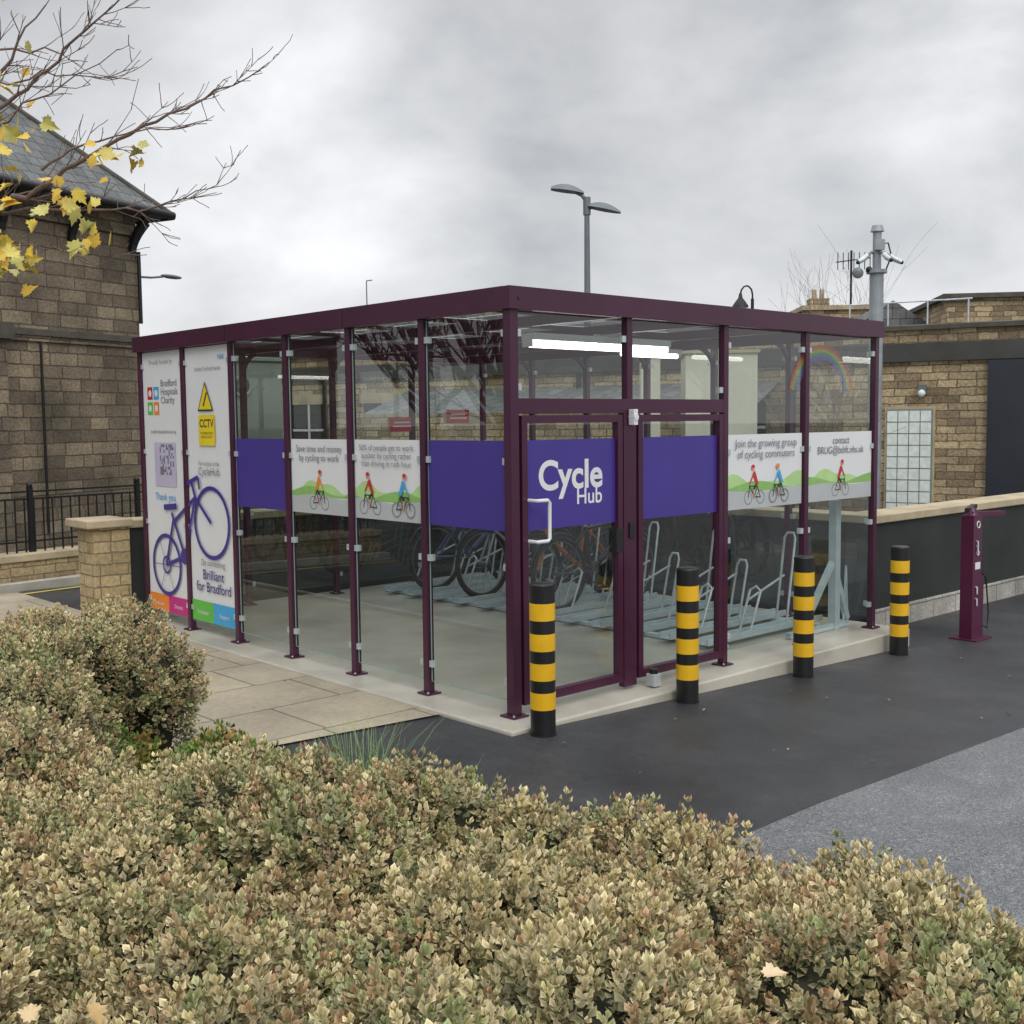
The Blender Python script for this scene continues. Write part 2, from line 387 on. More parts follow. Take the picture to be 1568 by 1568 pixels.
def art(d,u0,u1,riders,seed):
    random.seed(seed)
    d.rect(u0,u1,ZB0,ZB1,WHITE)
    n=16; ph=seed
    hill=[(u0,ZB0+.13)]+[(u1,ZB0+.13)]+[(u1-(u1-u0)*i/n,ZB0+.20+.035*math.sin(ph+i*.45)+.02*math.sin(i*.9+ph)) for i in range(n+1)]
    d.poly(hill,LGREEN)
    hill=[(u0,ZB0+.12)]+[(u1,ZB0+.12)]+[(u1-(u1-u0)*i/n,ZB0+.165+.03*math.sin(ph*2+2+i*.38)) for i in range(n+1)]
    d.poly(hill,GREEN)
    d.poly([(u0,ZB0),(u1,ZB0),(u1,ZB0+.10)]+[(u1-(u1-u0)*i/n,ZB0+.125+.012*math.sin(ph+i*.4)) for i in range(n+1)],ROADV)
    for cu,col,fl,hm in riders: d.cyclist(cu,ZB0+.03,.135,col,fl,hm)
d=Dec('f'); d.rect(.1,.88,ZB0,ZB1,PURP)
d.text('Cycle',.485,1.325,.245,WHITE,'CENTER',.006); d.text('Hub',.76,1.225,.135,WHITE,'RIGHT',.0015); d.done('door_band')
d=Dec('f'); d.rect(1.12,1.92,ZB0,ZB1,PURP); d.done('purple_band')
d=Dec('f'); art(d,2.04,2.96,[(2.36,RED,-1,RED),(2.66,BLUEV,-1,ORG)],1); d.text('Join the growing group\nof cycling commuters',2.5,1.53,.082,GREYT,'CENTER',0,.95); d.done('white_band')
d=Dec('f'); art(d,3.04,3.96,[(3.5,RED,1,RED)],3); d.text('contact\nBRUG@bthft.nhs.uk',3.5,1.53,.080,GREYT,'CENTER',0,.95); d.done('white_band.001')
d=Dec('f')
for i,cc in enumerate([(.8,.05,.05),(.85,.4,.05),(.8,.75,.1),(.1,.6,.2),(.1,.3,.8),(.35,.1,.6)]):
    d.ring(3.22,1.84,.44-i*.02,.02,glass('rainbow_vinyl_%d'%i,(.9,.9,.9),.05,.9,.34,cc),30,.25,math.pi-.25)
d.done('rainbow_transfer')
B=SY/6
d=Dec('l'); d.rect(-B+.04,-.04,ZB0,ZB1,PURP); d.done('purple_band.001')
d=Dec('l'); art(d,-2*B+.04,-B-.04,[(-1.40,RED,-1,RED),(-1.03,BLUEV,1,RED)],2); d.text('50% of people get to work\nquicker by cycling rather\nthan driving in rush hour',-1.5*B,1.55,.055,GREYT,'CENTER',0,.95); d.done('white_band.002')
d=Dec('l'); art(d,-3*B+.04,-2*B-.04,[(-2.02,ORG,1,RED)],4); d.text('Save time and money\nby cycling to work',-2.5*B,1.53,.068,GREYT,'CENTER',0,.95); d.done('white_band.003')
d=Dec('l'); d.rect(-4*B+.04,-3*B-.04,ZB0,ZB1,PURP); d.done('purple_band.002')
d=Dec('l'); u0,u1=-5*B+.035,-4*B-.035; m=(u0+u1)/2
d.rect(u0,u1,.10,2.36,WHITE)
v0,v1=-6*B+.035,-5*B-.035; n=(v0+v1)/2
d.rect(v0,v1,.10,2.36,WHITE)
d.text('Proudly funded by',n-.02,2.25,.06,GREYT)
for i,(a,b,cc) in enumerate([(0,0,RED),(1,0,BLUEV),(0,1,GRNV),(1,1,ORG)]):
    d.rect(v0+.08+a*.12,v0+.18+a*.12,1.95-b*.13,2.06-b*.13,cc); d.disc(v0+.13+a*.12,2.005-b*.13,.03,WHITE,10)
d.text('Bradford\nHospitals\nCharity',v0+.34,2.06,.085,GREYT,'LEFT',0,.85)
d.text('bradfordhospitalscharity.org',n,1.66,.042,GREYT)
random.seed(3); q0=n-.02
d.rect(q0-.16,q0+.24,1.2,1.58,M('lilac_vinyl',(.55,.50,.66),.4,0,.05))
for i in range(11):
    for j in range(11):
        if random.random()<.5 or (i<3 and j<3): d.mb.add([d.P(q0-.06+i*.024,1.3+j*.024),d.P(q0-.036+i*.024,1.3+j*.024),d.P(q0-.036+i*.024,1.324+j*.024),d.P(q0-.06+i*.024,1.324+j*.024)],[(0,1,2,3)],GREYT)
d.text('Thank you',n,1.08,.09,BLUEV)
d.rect(v0,n,.10,.25,ORG); d.rect(n,v1,.10,.25,MAG); d.rect(u0,m,.10,.27,GRNV); d.rect(m,u1,.10,.27,BLUEV)
d.text('fundraise',(v0+n)/2,.15,.05,WHITE); d.text('Donate',(v1+n)/2,.15,.05,WHITE); d.text('Volunteer',(u0+m)/2,.16,.05,WHITE); d.text('Support',(u1+m)/2,.16,.05,WHITE)
d.text('NHS',u1-.12,2.25,.05,BLUEV,'CENTER',.001); d.text('Bradford Teaching Hospitals',m+.02,2.17,.038,GREYT)
d.poly([(m-.16,1.84),(m+.10,1.84),(m-.03,2.08)],INK); d.poly([(m-.14,1.853),(m+.08,1.853),(m-.03,2.055)],YEL); d.line((m-.06,1.88),(m,1.99),.02,INK)
d.rect(m-.15,m+.12,1.56,1.81,YEL); d.text('CCTV',m-.015,1.71,.09,INK,'CENTER',.002); d.text('IN OPERATION\nFOR SECURITY',m-.015,1.65,.03,INK)
d.text('For access to the',m,1.40,.05,GREYT); d.text('CycleHub',m,1.32,.09,GREYT)
d.text('Do something',m+.02,.575,.07,GREYT); d.text('Brilliant\nfor Bradford',m+.02,.46,.115,TEXTM,'CENTER',.001,.9)
A=(-4.43,.52); Bw=(-3.60,.93); bb=(-4.08,.62); hd=(-3.86,1.13)
d.ring(*A,.255,.035,PURP); d.ring(*Bw,.285,.035,PURP); d.ring(*A,.07,.02,PURP,20)
for t in range(0,6): d.line(A,(A[0]+.25*math.cos(t*1.05),A[1]+.25*math.sin(t*1.05)),.006,PURP)
for p,q in ((A,bb),(A,(-4.27,.93)),((-4.3,.98),bb),((-4.27,.90),hd),(bb,hd),(hd,Bw),(hd,(-3.92,1.26))): d.line(p,q,.034,PURP)
d.line((-4.44,1.02),(-4.2,1.04),.05,PURP); d.line((-4.0,1.24),(-3.80,1.30),.035,PURP); d.line((-3.8,1.30),(-3.78,1.20),.03,PURP); d.disc(*bb,.07,PURP)
d.done('tall_posters')
# interior ----------------------------------------------------------
L=MB(); L.box(1.2,2.72,1.06,1.19,2.31,2.36,WHITE); L.tube([(1.22,1.125,2.285),(2.70,1.125,2.285)],.028,TUBE,10); L.box(1.19,1.21,1.08,1.17,2.26,2.31,WHITE); L.box(2.71,2.73,1.08,1.17,2.26,2.31,WHITE)
L.box(1.9,1.94,1.11,1.14,2.36,2.38,GALV)
L.done('fluorescent_strip_light')
L=MB(); L.box(3.1,3.9,1.9,2.0,2.33,2.37,WHITE); L.tube([(3.12,1.95,2.31),(3.88,1.95,2.31)],.02,TUBE,8); L.done('fluorescent_strip_light')
R=MB()
for x in (2.45,3.70): R.box(x-.03,x+.03,.3,4.6,.005,.035,GALVL)
for i in range(12):
    y=.42+i*.36
    R.box(2.3,3.85,y-.06,y-.045,.036,.085,GALVL); R.box(2.3,3.85,y+.045,y+.06,.036,.085,GALVL); R.box(2.3,3.85,y-.045,y+.045,.036,.042,GALVL)
    hh=.80 if i%2==0 else .56
    x=3.45 if i%2==0 else 3.3
    R.tube([(x-.12,y-.05,.04),(x,y-.05,hh-.04),(x+.01,y-.03,hh),(x+.01,y+.03,hh),(x,y+.05,hh-.04),(x-.12,y+.05,.04)],.011,GALV,6)
    R.tube([(x-.62,y-.05,.04),(x-.47,y-.05,.38),(x-.46,y,.41),(x-.47,y+.05,.38),(x-.62,y+.05,.04)],.011,GALV,6)
    R.beam((x-.5,y+.05,.3),(x,y+.05,.45),.014,.014,GALV)
R.box(3.72,3.79,.16,.23,.0,1.06,GALVL); R.beam((3.75,.195,.5),(3.95,.195,.06),.04,.05,GALVL); R.beam((3.72,.195,.55),(3.3,.195,.06),.04,.05,GALVL)
R.box(3.1,3.95,.17,.22,.003,.05,GALVL); R.tube([(3.9,.195,.05),(3.93,.195,.5),(3.96,.195,.05)],.012,GALVL,6)
R.done('bike_rack',bevel=.002)
def bicycle(name,y,x0,x1,frame,z=.06,mir=False):
    b=MB(); cx0=x0+.34; cx1=x1-.34; r=.32
    if mir: cx0,cx1=cx1,cx0
    def p(a,h,dy=0): return (cx0+(cx1-cx0)*a,y+dy,z+r+h)
    for a in(0,1):
        c0=p(a,0); b.torus(c0,(0,1,0),r,.022,RUBBER,32,6); b.torus(c0,(0,1,0),r-.03,.009,GALVD,32,5)
        b.tube([p(a,0,-.05),p(a,0,.05)],.02,GALVD,8)
        for k2 in range(16):
            t=2*math.pi*k2/16; b.tube([c0,(c0[0]+(r-.03)*math.cos(t),y,c0[2]+(r-.03)*math.sin(t))],.0015,GALVD,3,False)
    bbp=p(.42,-.02); hdp=p(.84,.42); hl=p(.87,.32)
    b.tube([bbp,p(.345,.40)],.019,frame,8); b.tube([p(.35,.38),hdp],.019,frame,8); b.tube([bbp,hl],.024,frame,8)
    for dy in(-.035,.035):
        b.tube([p(0,0,dy),p(.42,-.02,dy*.6)],.010,frame,6); b.tube([p(0,0,dy),p(.35,.38,dy*.4)],.010,frame,6); b.tube([p(1,0,dy*1.3),p(.88,.28,dy)],.013,frame,6)
    b.tube([hl,p(.81,.56)],.02,frame,8); b.tube([p(.345,.4),p(.325,.52)],.013,GALV,8)
    b.ball(p(.31,.55),(.14,.06,.03),BLACK); b.ball(p(.26,.55),(.07,.085,.035),BLACK)
    b.tube([p(.81,.56),p(.88,.60),p(.88,.62,-.12),p(.82,.62,-.30)],.012,BLACK,8); b.tube([p(.88,.60),p(.88,.62,.12),p(.82,.62,.30)],.012,BLACK,8)
    b.torus(p(.42,-.02,-.05),(0,1,0),.09,.008,BLACK,20,5); b.tube([p(.42,-.02,-.07),p(.50,-.15,-.08)],.01,BLACK,6); b.tube([p(.42,-.02,.07),p(.34,.11,.08)],.01,BLACK,6)
    q=p(.5,0)[0]; b.box(q-.05,q+.05,y-.13,y-.07,p(0,-.16)[2],p(0,-.14)[2],BLACK)
    for a,t0,t1 in ((0,.2,2.2),(1,.9,2.7)):
        c0=p(a,0); sg=-1 if not mir else 1
        b.tube([(c0[0]+sg*.36*math.cos(t0+(t1-t0)*j/6),y,c0[2]+.36*math.sin(t0+(t1-t0)*j/6)) for j in range(7)],.014,BLACK,5)
    b.done(name)
FB=M('bike_frame_black',(.02,.02,.025),.3,0,.1); FR=M('bike_frame_blue',(.03,.07,.16),.3,.1,.1); FG=M('bike_frame_orange',(.50,.16,.03),.3,0,.1); FW=M('bike_frame_silver',(.35,.36,.38),.3,.3,.1)
bicycle('bicycle',4.02,2.30,3.96,FR); bicycle('bicycle',3.3,2.30,3.96,FW,.06,True); bicycle('bicycle',2.58,2.30,3.97,FG,.06,True); bicycle('bicycle',2.22,2.25,3.9,FB)
for (x,z) in ((3.62,1.78),(2.85,1.7)):
    a=MB(); a.box(x-.16,x+.16,SY-.02,SY-.012,z-.07,z+.08,RED); a.box(x-.12,x+.12,SY-.0225,SY-.021,z-.02,z-.005,WHITE); a.box(x-.1,x+.1,SY-.0225,SY-.021,z+.02,z+.035,WHITE); a.done('red_notice_sign')
a=MB(); a.box(1.35,1.98,5.75,6.3,-.03,2.38,CAB); a.box(1.32,2.01,5.72,6.33,2.382,2.42,CAB)
a.torus((1.5,5.735,2.12),(0,1,0),.10,.02,CAB,24,6); a.tube([(1.5,5.748,2.12),(1.5,5.73,2.12)],.085,BLACK,20)
a.done('electrical_cabinet',bevel=.004)
# ------------------------------------------------------------------ bollards
def bollard(x,y,z):
    b=MB(); r=.071
    seq=[(.15,BLACK),(.096,YELP),(.070,BLACK),(.096,YELP),(.070,BLACK),(.096,YELP),(.075,BLACK),(.096,YELP),(.10,BLACK)]
    zc=z
    b.tube([(x,y,z-.05),(x,y,z)],r,BLACK,32,False)
    for t,mm in seq:
        rr=r+(.0015 if mm is YELP else 0)
        b.tube([(x,y,zc),(x,y,zc+t)],rr,mm,32,mm is YELP); zc+=t
    b.tube([(x,y,zc),(x,y,zc+.006),(x,y,zc+.011),(x,y,zc+.013)],[r,r*.97,r*.85,.01],BLACK,32)
    b.tube([(x,y,z-.01),(x,y,z+.006)],r+.006,BLACK,32)
    b.done('bollard')
for x,y in ((-.08,-.325),(1.19,-.335),(2.46,-.36),(3.80,-.36)): bollard(x,y,gz(x))
# ------------------------------------------------------------------ repair stand
bx,by,bz=4.92,-.40,gz(5)
r=MB(Matrix.Translation((bx,by,bz)))
PL2=M('repair_stand_maroon',(.085,.010,.042),.3,0,.1)
r.box(-.13,.17,-.12,.12,0,.012,PL2); r.box(-.08,.08,-.055,.055,.012,1.06,PL2); r.tube([(0,0,1.06),(0,0,1.12)],[.055,.03],PL2,12)
r.beam((-.04,0,1.07),(.46,-.05,1.05),.06,.04,PL2); r.beam((-.04,.02,1.10),(.46,.2,1.10),.05,.035,BLACK)
r.tube([(.20,.02,1.05),(.20,.02,1.0),(.24,.02,.98)],.012,BLACK,6)
r.box(.12,.18,-.03,.03,.012,.55,PL2); r.tube([(.15,0,.55),(.15,0,.66)],.012,GALV,8); r.tube([(.11,0,.66),(.19,0,.66)],.014,BLACK,8)
r.tube([(.18,-.02,.1),(.24,-.04,.06),(.28,-.03,.2),(.24,-.02,.5),(.06,-.04,.6)],.007,BLACK,6)
r.box(-.045,.045,-.060,-.056,.60,.66,WHITE); r.torus((-.0,-.058,.98),(0,1,0),.028,.005,WHITE,16,5); r.torus((0,-.058,.74),(0,1,0),.02,.005,WHITE,16,5)
for zz in (.84,.8,.45,.35): r.tube([(-.02,-.055,zz),(-.02,-.065,zz),(-.02,-.067,zz-.06)],.008,GALV,6)
r.done('bike_repair_stand',bevel=.003)
# ------------------------------------------------------------------ walls around
w=MB()
w.box(4.62,11.2,.35,.62,-.2,.80,DARKW); w.box(4.62,11.2,.335,.349,-.2,.03,PLINTH)
x=4.56
while x<11.2:
    w.box(x,min(x+.9,11.2)-.008,.30,.68,.80,.87,COPE); x+=.9
w.done('retaining_wall',bevel=.008)
w=MB(); w.box(4.62,4.85,.685,5.3,-.2,.80,DARKW); w.box(4.56,4.9,.685,5.36,.80,.87,COPE)
w.box(-.08,4.61,5.12,5.36,-.2,.80,DARKW); w.box(-.08,4.555,5.08,5.42,.80,.87,COPE); w.done('boundary_wall',bevel=.008)
w=MB(); w.box(-.42,-.085,5.0,5.36,-.2,.83,SANDP); w.box(-.50,-.083,4.93,5.43,.83,.90,COPE); w.done('stone_gate_pillar',bevel=.01)
a0=(-8.0,9.0);b0=(-1.0,17.8)
p=W(*a0);q=W(*b0); ex=(q-p).normalized(); ey=Vector((-ex.y,ex.x,0)); LW=(q-p).length
TL=Matrix(((ex.x,ey.x,0,p.x),(ex.y,ey.y,0,p.y),(0,0,1,-.1),(0,0,0,1)))
w=MB(TL); w.box(0,LW,0,.3,-.1,.36,SANDP); w.box(0,LW,-.03,.33,.36,.44,COPE); w.done('low_stone_wall',bevel=.01)
w=MB(TL)
for z in (.55,1.02,1.10): w.box(0,LW,.14,.16,z,z+.02,IRON)
x=0
while x<LW:
    w.box(x,x+.014,.143,.157,.44,1.04,IRON); x+=.11
x=.4
while x<LW:
    w.box(x,x+.05,.125,.175,.44,1.16,IRON); w.ball((x+.025,.15,1.18),.035,IRON,8,6); x+=1.35
w.done('iron_railings')
w=MB(TL); w.box(0,LW,-.5,-.44,.078,.0795,M('yellow_road_paint',(.6,.45,.08),.7,0,.2)); w.box(0,LW,-.25,-.1,-.05,.16,KERBM); w.done('road_kerb_line')
# ------------------------------------------------------------------ left stone building
def frameT(e,n,dire):
    o_=W(e,n); ex=WD(*dire); ey=Vector((-ex.y,ex.x,0))
    return Matrix(((ex.x,ey.x,0,o_.x),(ex.y,ey.y,0,o_.y),(0,0,1,0),(0,0,0,1)))
th=math.radians(27)
TB=frameT(-5.79,18,(math.sin(th),math.cos(th)))
b=MB(TB); EH=4.95
b.box(-9,0,0,7,-.2,EH,SAND1)
b.box(-9.05,.07,-.07,7.05,3.0,3.09,DARKST); b.box(-9.05,.04,-.04,7.05,2.92,2.997,SAND1)
b.box(-9.05,.05,-.05,7.05,EH-.32,EH-.25,SAND1)
b.box(-9,.03,-.03,7,-.2,.5,SAND1)
ov=.38; rz=EH+.05; run=3.5+ov
R0=(-9-ov,-ov,rz);R1=(ov,-ov,rz);R2=(ov,7+ov,rz);R3=(-9-ov,7+ov,rz);A0=(-9-ov+run,3.5,rz+run*.95);A1=(ov-run,3.5,rz+run*.95)
b.add([R0,R1,R2,R3,A0,A1],[(0,1,5,4),(1,2,5),(2,3,4,5),(3,0,4)],SLATE)
b.box(-9-ov,ov,-ov,7+ov,rz-.05,rz-.003,DARKST)
b.tube([(-9-ov,-ov-.04,rz-.02),(ov,-ov-.04,rz-.02)],.06,IRON,8); b.tube([(ov+.04,-ov,rz-.02),(ov+.04,7,rz-.02)],.06,IRON,8)
b.tube([R1,A1],.05,DARKST,6); b.tube([A0,A1],.07,DARKST,6)
for x in (-.12,-1.3,-2.5,-3.7):
    for i in range(5):
        t0=i/5;t1=(i+1)/5
        b.beam((x,-.02-.33*t0**1.6,EH-.55+.5*t0),(x,-.02-.33*t1**1.6,EH-.55+.5*t1),.10,.08,IRON)
for y in (.12,1.1):
    for i in range(5):
        t0=i/5;t1=(i+1)/5
        b.beam((.02+.33*t0**1.6,y,EH-.55+.5*t0),(.02+.33*t1**1.6,y,EH-.55+.5*t1),.10,.08,IRON)
b.box(-3.6,-2.72,-.30,0,-.2,2.9,SAND1); b.box(-3.7,-2.64,-.38,0,2.9,3.12,DARKST)
b.tube([(-1.95,-.06,.2),(-1.95,-.06,2.92)],.02,IRON,6)
b.tube([(-.02,-.06,3.3),(-.02,-.06,4.4)],.03,IRON,6)
b.done('stone_building')
l=MB(TB); l.tube([(0,.2,4.05),(.5,.2,4.08),(.75,.2,4.12)],.02,LAMPG,6); l.ball((.95,.2,4.14),(.24,.08,.035),LAMPG,12,6); l.done('wall_street_light')
# ------------------------------------------------------------------ long facade behind
TF=frameT(5.7,15,(.872,-.49))
b=MB(TF)
b.box(-15,3.0,0,6,-.3,2.45,SAND2)
b.box(-15.0,3.05,-.06,6.0,2.452,2.69,M('gutter_board',(.055,.055,.05),.6,0,.2,3))
b.box(-15,3.02,-.02,6.0,2.692,2.86,SAND2); b.box(-15.02,3.08,-.08,6.05,2.862,2.92,DARKST)
b.box(-15,3,.3,5.9,2.92,2.96,FELT)
b.box(-.77,-.13,-.02,.05,.38,1.86,COPE)
b.box(-.745,-.155,-.024,-.02,.41,1.83,CAB)
for i in range(4):
    for j in range(9):
        b.box(-.735+i*.1425,-.735+i*.1425+.130,-.040,-.025,.43+j*.154,.43+j*.154+.141,GBLK)
b.box(.51,3.2,-.07,0,-.2,2.44,NAVY)
b.box(-.34,-.24,-.10,0,2.02,2.14,LAMPG); b.ball((-.29,-.11,2.03),(.05,.04,.05),GBLK,8,6)
for xw in (-13.8,-12.6,-11,-9.4,-7.6,-6,-4.6,-3.2):
    b.box(xw,xw+.8,-.03,.0,1.15,2.05,DWIN); b.box(xw-.08,xw+.88,-.05,.0,2.05,2.22,COPE); b.box(xw-.06,xw+.86,-.07,.0,1.06,1.15,COPE)
    b.box(xw+.38,xw+.42,-.04,-.03,1.15,2.05,WHITE); b.box(xw,xw+.8,-.045,-.031,1.58,1.62,WHITE)
for xw in (-10.2,-5.3,-2.0): b.tube([(xw,-.08,-.1),(xw,-.08,2.45)],.04,IRON,8)
b.add([(-8.5,-1.3,1.85),(-2.2,-1.3,1.85),(-2.2,0.01,2.25),(-8.5,.01,2.25)],[(0,1,2,3)],SLATE); b.box(-8.5,-2.2,-1.3,-1.22,-.1,1.85,SAND2)
b.done('stone_outbuilding')
b=MB(TF)
for x in np.arange(-1.6,.6,.55): b.tube([(x,1.5,2.92),(x,1.5,3.38)],.012,GALV,5)
b.tube([(-1.6,1.5,3.38),(.1,1.5,3.38)],.012,GALV,5)
b.done('roof_handrail')
b=MB(frameT(2.5,13.6,(1,-.1)))
b.box(-.95,-.72,0,1.2,-.1,2.47,CREAM); b.box(-.42,.42,0,1.2,-.1,2.50,CREAM); b.box(-.45,.45,-.03,1.23,2.502,2.54,COPE); b.box(-.98,-.69,-.03,1.23,2.472,2.52,COPE)
b.done('rendered_block')
b=MB(frameT(8.35,22,(1,-.15)))
b.box(0,14,0,6,-.2,3.95,SAND2); b.box(-.1,14,-.12,6,3.952,4.04,DARKST); b.done('upper_stone_building')
b=MB(frameT(7.55,24,(1,-.1)))
b.box(-1.6,1.1,0,4,-.2,3.6,SAND2); b.add([(-.35,-.1,3.6),(1.15,-.1,3.6),(.4,-.1,4.12),(-.35,4,3.6),(1.15,4,3.6),(.4,4,4.12)],[(0,1,2),(0,2,5,3),(2,1,4,5),(3,5,4)],SLATE); b.done('slate_gable_building')
b=MB(frameT(7.7,30,(1,-.05)))
b.box(0,2.3,0,3,-.2,4.5,SAND2); b.box(-.1,2.4,-.1,3.1,4.502,4.62,COPE); b.box(.2,.7,.4,.9,4.62,4.85,SAND2)
for x in(.35,.55): b.tube([(x,.65,4.85),(x,.65,5.1)],[.07,.06],COPE,8)
b.tube([(1.3,.6,4.6),(1.3,.6,6.1)],.03,IRON,6); b.tube([(.9,.6,5.8),(1.8,.6,5.9)],.015,IRON,4)
for x in np.arange(.95,1.8,.14): b.tube([(x,.6,5.6),(x,.6,6.05)],.012,IRON,4)
b.ball((1.45,.5,5.5),(.15,.05,.15),LAMPG,10,6)
b.done('chimney_building')
b=MB(frameT(-9,48,(1,0)))
b.box(0,60,0,8,-.2,3.6,SAND2); b.add([(0,-.3,3.6),(60,-.3,3.6),(60,4,5.4),(0,4,5.4)],[(0,1,2,3)],SLATE); b.done('distant_terrace')
# ------------------------------------------------------------------ lamps and masts
def mast(e,n):
    p=W(e,n); return MB(Matrix.Translation(p)@Matrix.Rotation(math.atan2(-FX,FY),4,'Z'))
l=mast(2.02,30)
l.tube([(0,0,-.1),(0,0,4),(0,0,7.0)],[.12,.09,.07],LAMPG,10); l.tube([(0,0,7.0),(0,0,7.45)],.10,LAMPG,10)
l.tube([(0,0,7.35),(-.12,0,7.5),(-.3,0,7.58)],[.06,.05,.04],LAMPG,8); l.tube([(0,0,7.15),(.12,0,7.2),(.2,0,7.2)],[.06,.05,.04],LAMPG,8)
def head(cx,cz,rot):
    vs=[];N=10
    for i in range(N+1):
        t=i/N; w_=.24*math.sin(math.pi*min(1,.15+t*.8))**.6; hh=.16*math.sin(math.pi*(.12+t*.8))
        x=(t-.5)*.85; zo=-x*rot
        vs+=[(cx+x,-w_,cz+zo),(cx+x,w_,cz+zo),(cx+x,w_*.6,cz+zo+hh),(cx+x,-w_*.6,cz+zo+hh)]
    fs=[(0,1,2,3),(4*N,4*N+3,4*N+2,4*N+1)]
    for i in range(N):
        a=4*i
        for k2 in range(4): fs.append((a+k2,a+(k2+1)%4,a+4+(k2+1)%4,a+4+k2))
    l.add(vs,fs,LAMPG)
head(-.5,7.60,.14); head(.45,7.12,.2)
l.done('street_lamp')
l=mast(5.26,25); l.tube([(0,0,-.1),(0,0,4.3)],.035,IRON,8)
l.tube([(0,0,4.3)]+[(-.13+.13*math.cos(t),0,4.4+.18*math.sin(t)) for t in (0,.6,1.2,1.57,2.0,2.6,3.14)],.02,IRON,6)
l.tube([(-.26,0,4.42),(-.26,0,4.32),(-.26,0,4.26),(-.26,0,4.16),(-.26,0,4.12)],[.03,.05,.10,.17,.18],IRON,12); l.ball((-.26,0,4.12),(.12,.12,.09),GBLK,10,6)
l.done('heritage_street_lamp')
MASTM=M('mast_grey',(.30,.33,.35),.5,.2,.15,5)
l=mast(4.29,13.5); l.tube([(0,0,-.1),(0,0,3.4)],.08,MASTM,14); l.tube([(0,0,3.4),(0,0,3.9)],.05,MASTM,12); l.tube([(0,0,3.88),(0,0,3.95)],[.08,.06],MASTM,12)
l.tube([(0,0,3.4),(0,0,3.44)],.12,MASTM,12); l.box(-.05,.06,-.1,-.05,3.66,3.78,MASTM)
for dx,dy in ((-.13,-.05),(.14,-.03),(.04,-.14)):
    l.tube([(0,0,3.62),(dx*.6,dy*.6,3.64),(dx,dy,3.60)],.016,MASTM,6); l.tube([(dx,dy,3.60),(dx*1.35,dy*1.35,3.56),(dx*1.9,dy*1.9,3.52)],[.032,.032,.028],GALV,10); l.ball((dx*1.93,dy*1.93,3.517),.024,BLACK,8,6)
l.tube([(.1,0,3.42),(.17,0,3.6),(.13,0,3.75),(.04,0,3.74)],.01,BLACK,5)
l.ball((-.1,-.03,3.44),.04,BLACK,8,6)
l.done('cctv_mast')
l=mast(-4.95,40); l.tube([(0,0,-.1),(0,0,6.6)],[.05,.02],LAMPG,6); l.tube([(0,0,6.6),(.2,0,6.62)],.02,LAMPG,6); l.done('distant_lamp_column')
# ------------------------------------------------------------------ trees
def grow(mb,p,d,L,r,depth,lean=Vector((0,0,.25)),tips=None,nseg=4,wig=.22,kids=(2,4),rmin=.0012):
    pts=[p.copy()];rad=[r]
    for i in range(nseg):
        d=(d+Vector([random.gauss(0,wig) for _ in range(3)])*.6+lean*.12).normalized()
        p=p+d*L/nseg; pts.append(p.copy()); rad.append(max(r*(1-.75*(i+1)/nseg),rmin))
    mb.tube(pts,rad,BARK,5 if r>.008 else 4,False)
    if tips is not None: tips.append(pts[-1])
    if depth>0:
        for j in range(random.randint(*kids)):
            i=random.randint(1,nseg); q=pts[i]
            dd=(d+Vector([random.gauss(0,.6) for _ in range(3)])+lean*.3).normalized()
            grow(mb,q,dd,L*random.uniform(.45,.7),max(rad[i]*.6,rmin*1.4),depth-1,lean,tips,nseg,wig,kids,rmin)
random.seed(11)
tr=MB()
tr.tube([W(-3.2,4.9,-.05),W(-3.18,4.88,.8),W(-3.2,4.85,1.8),W(-3.15,4.8,2.6),W(-3.1,4.8,3.6),W(-3.05,4.75,4.8)],[.09,.075,.065,.055,.04,.02],BARK,12)
def limb(pts,r0,r1,n0=4.6,n1=4.4):
    N=len(pts); P=[]
    for i,(e,z) in enumerate(pts):
        P.append(W(e*( (n0+(n1-n0)*i/(N-1))/4.5),n0+(n1-n0)*i/(N-1)+random.uniform(-.04,.04),z))
    P2=[]
    for i in range(N-1):
        for k2 in range(3):
            t=k2/3; P2.append(P[i].lerp(P[i+1],t)+Vector([random.gauss(0,.007) for _ in range(3)]))
    P2.append(P[-1]); M_=len(P2)
    R=[(r0+(r1-r0)*(i/(M_-1))**.6)*.72 for i in range(M_)]
    tr.tube(P2,R,BARK,7,False); return P2,R
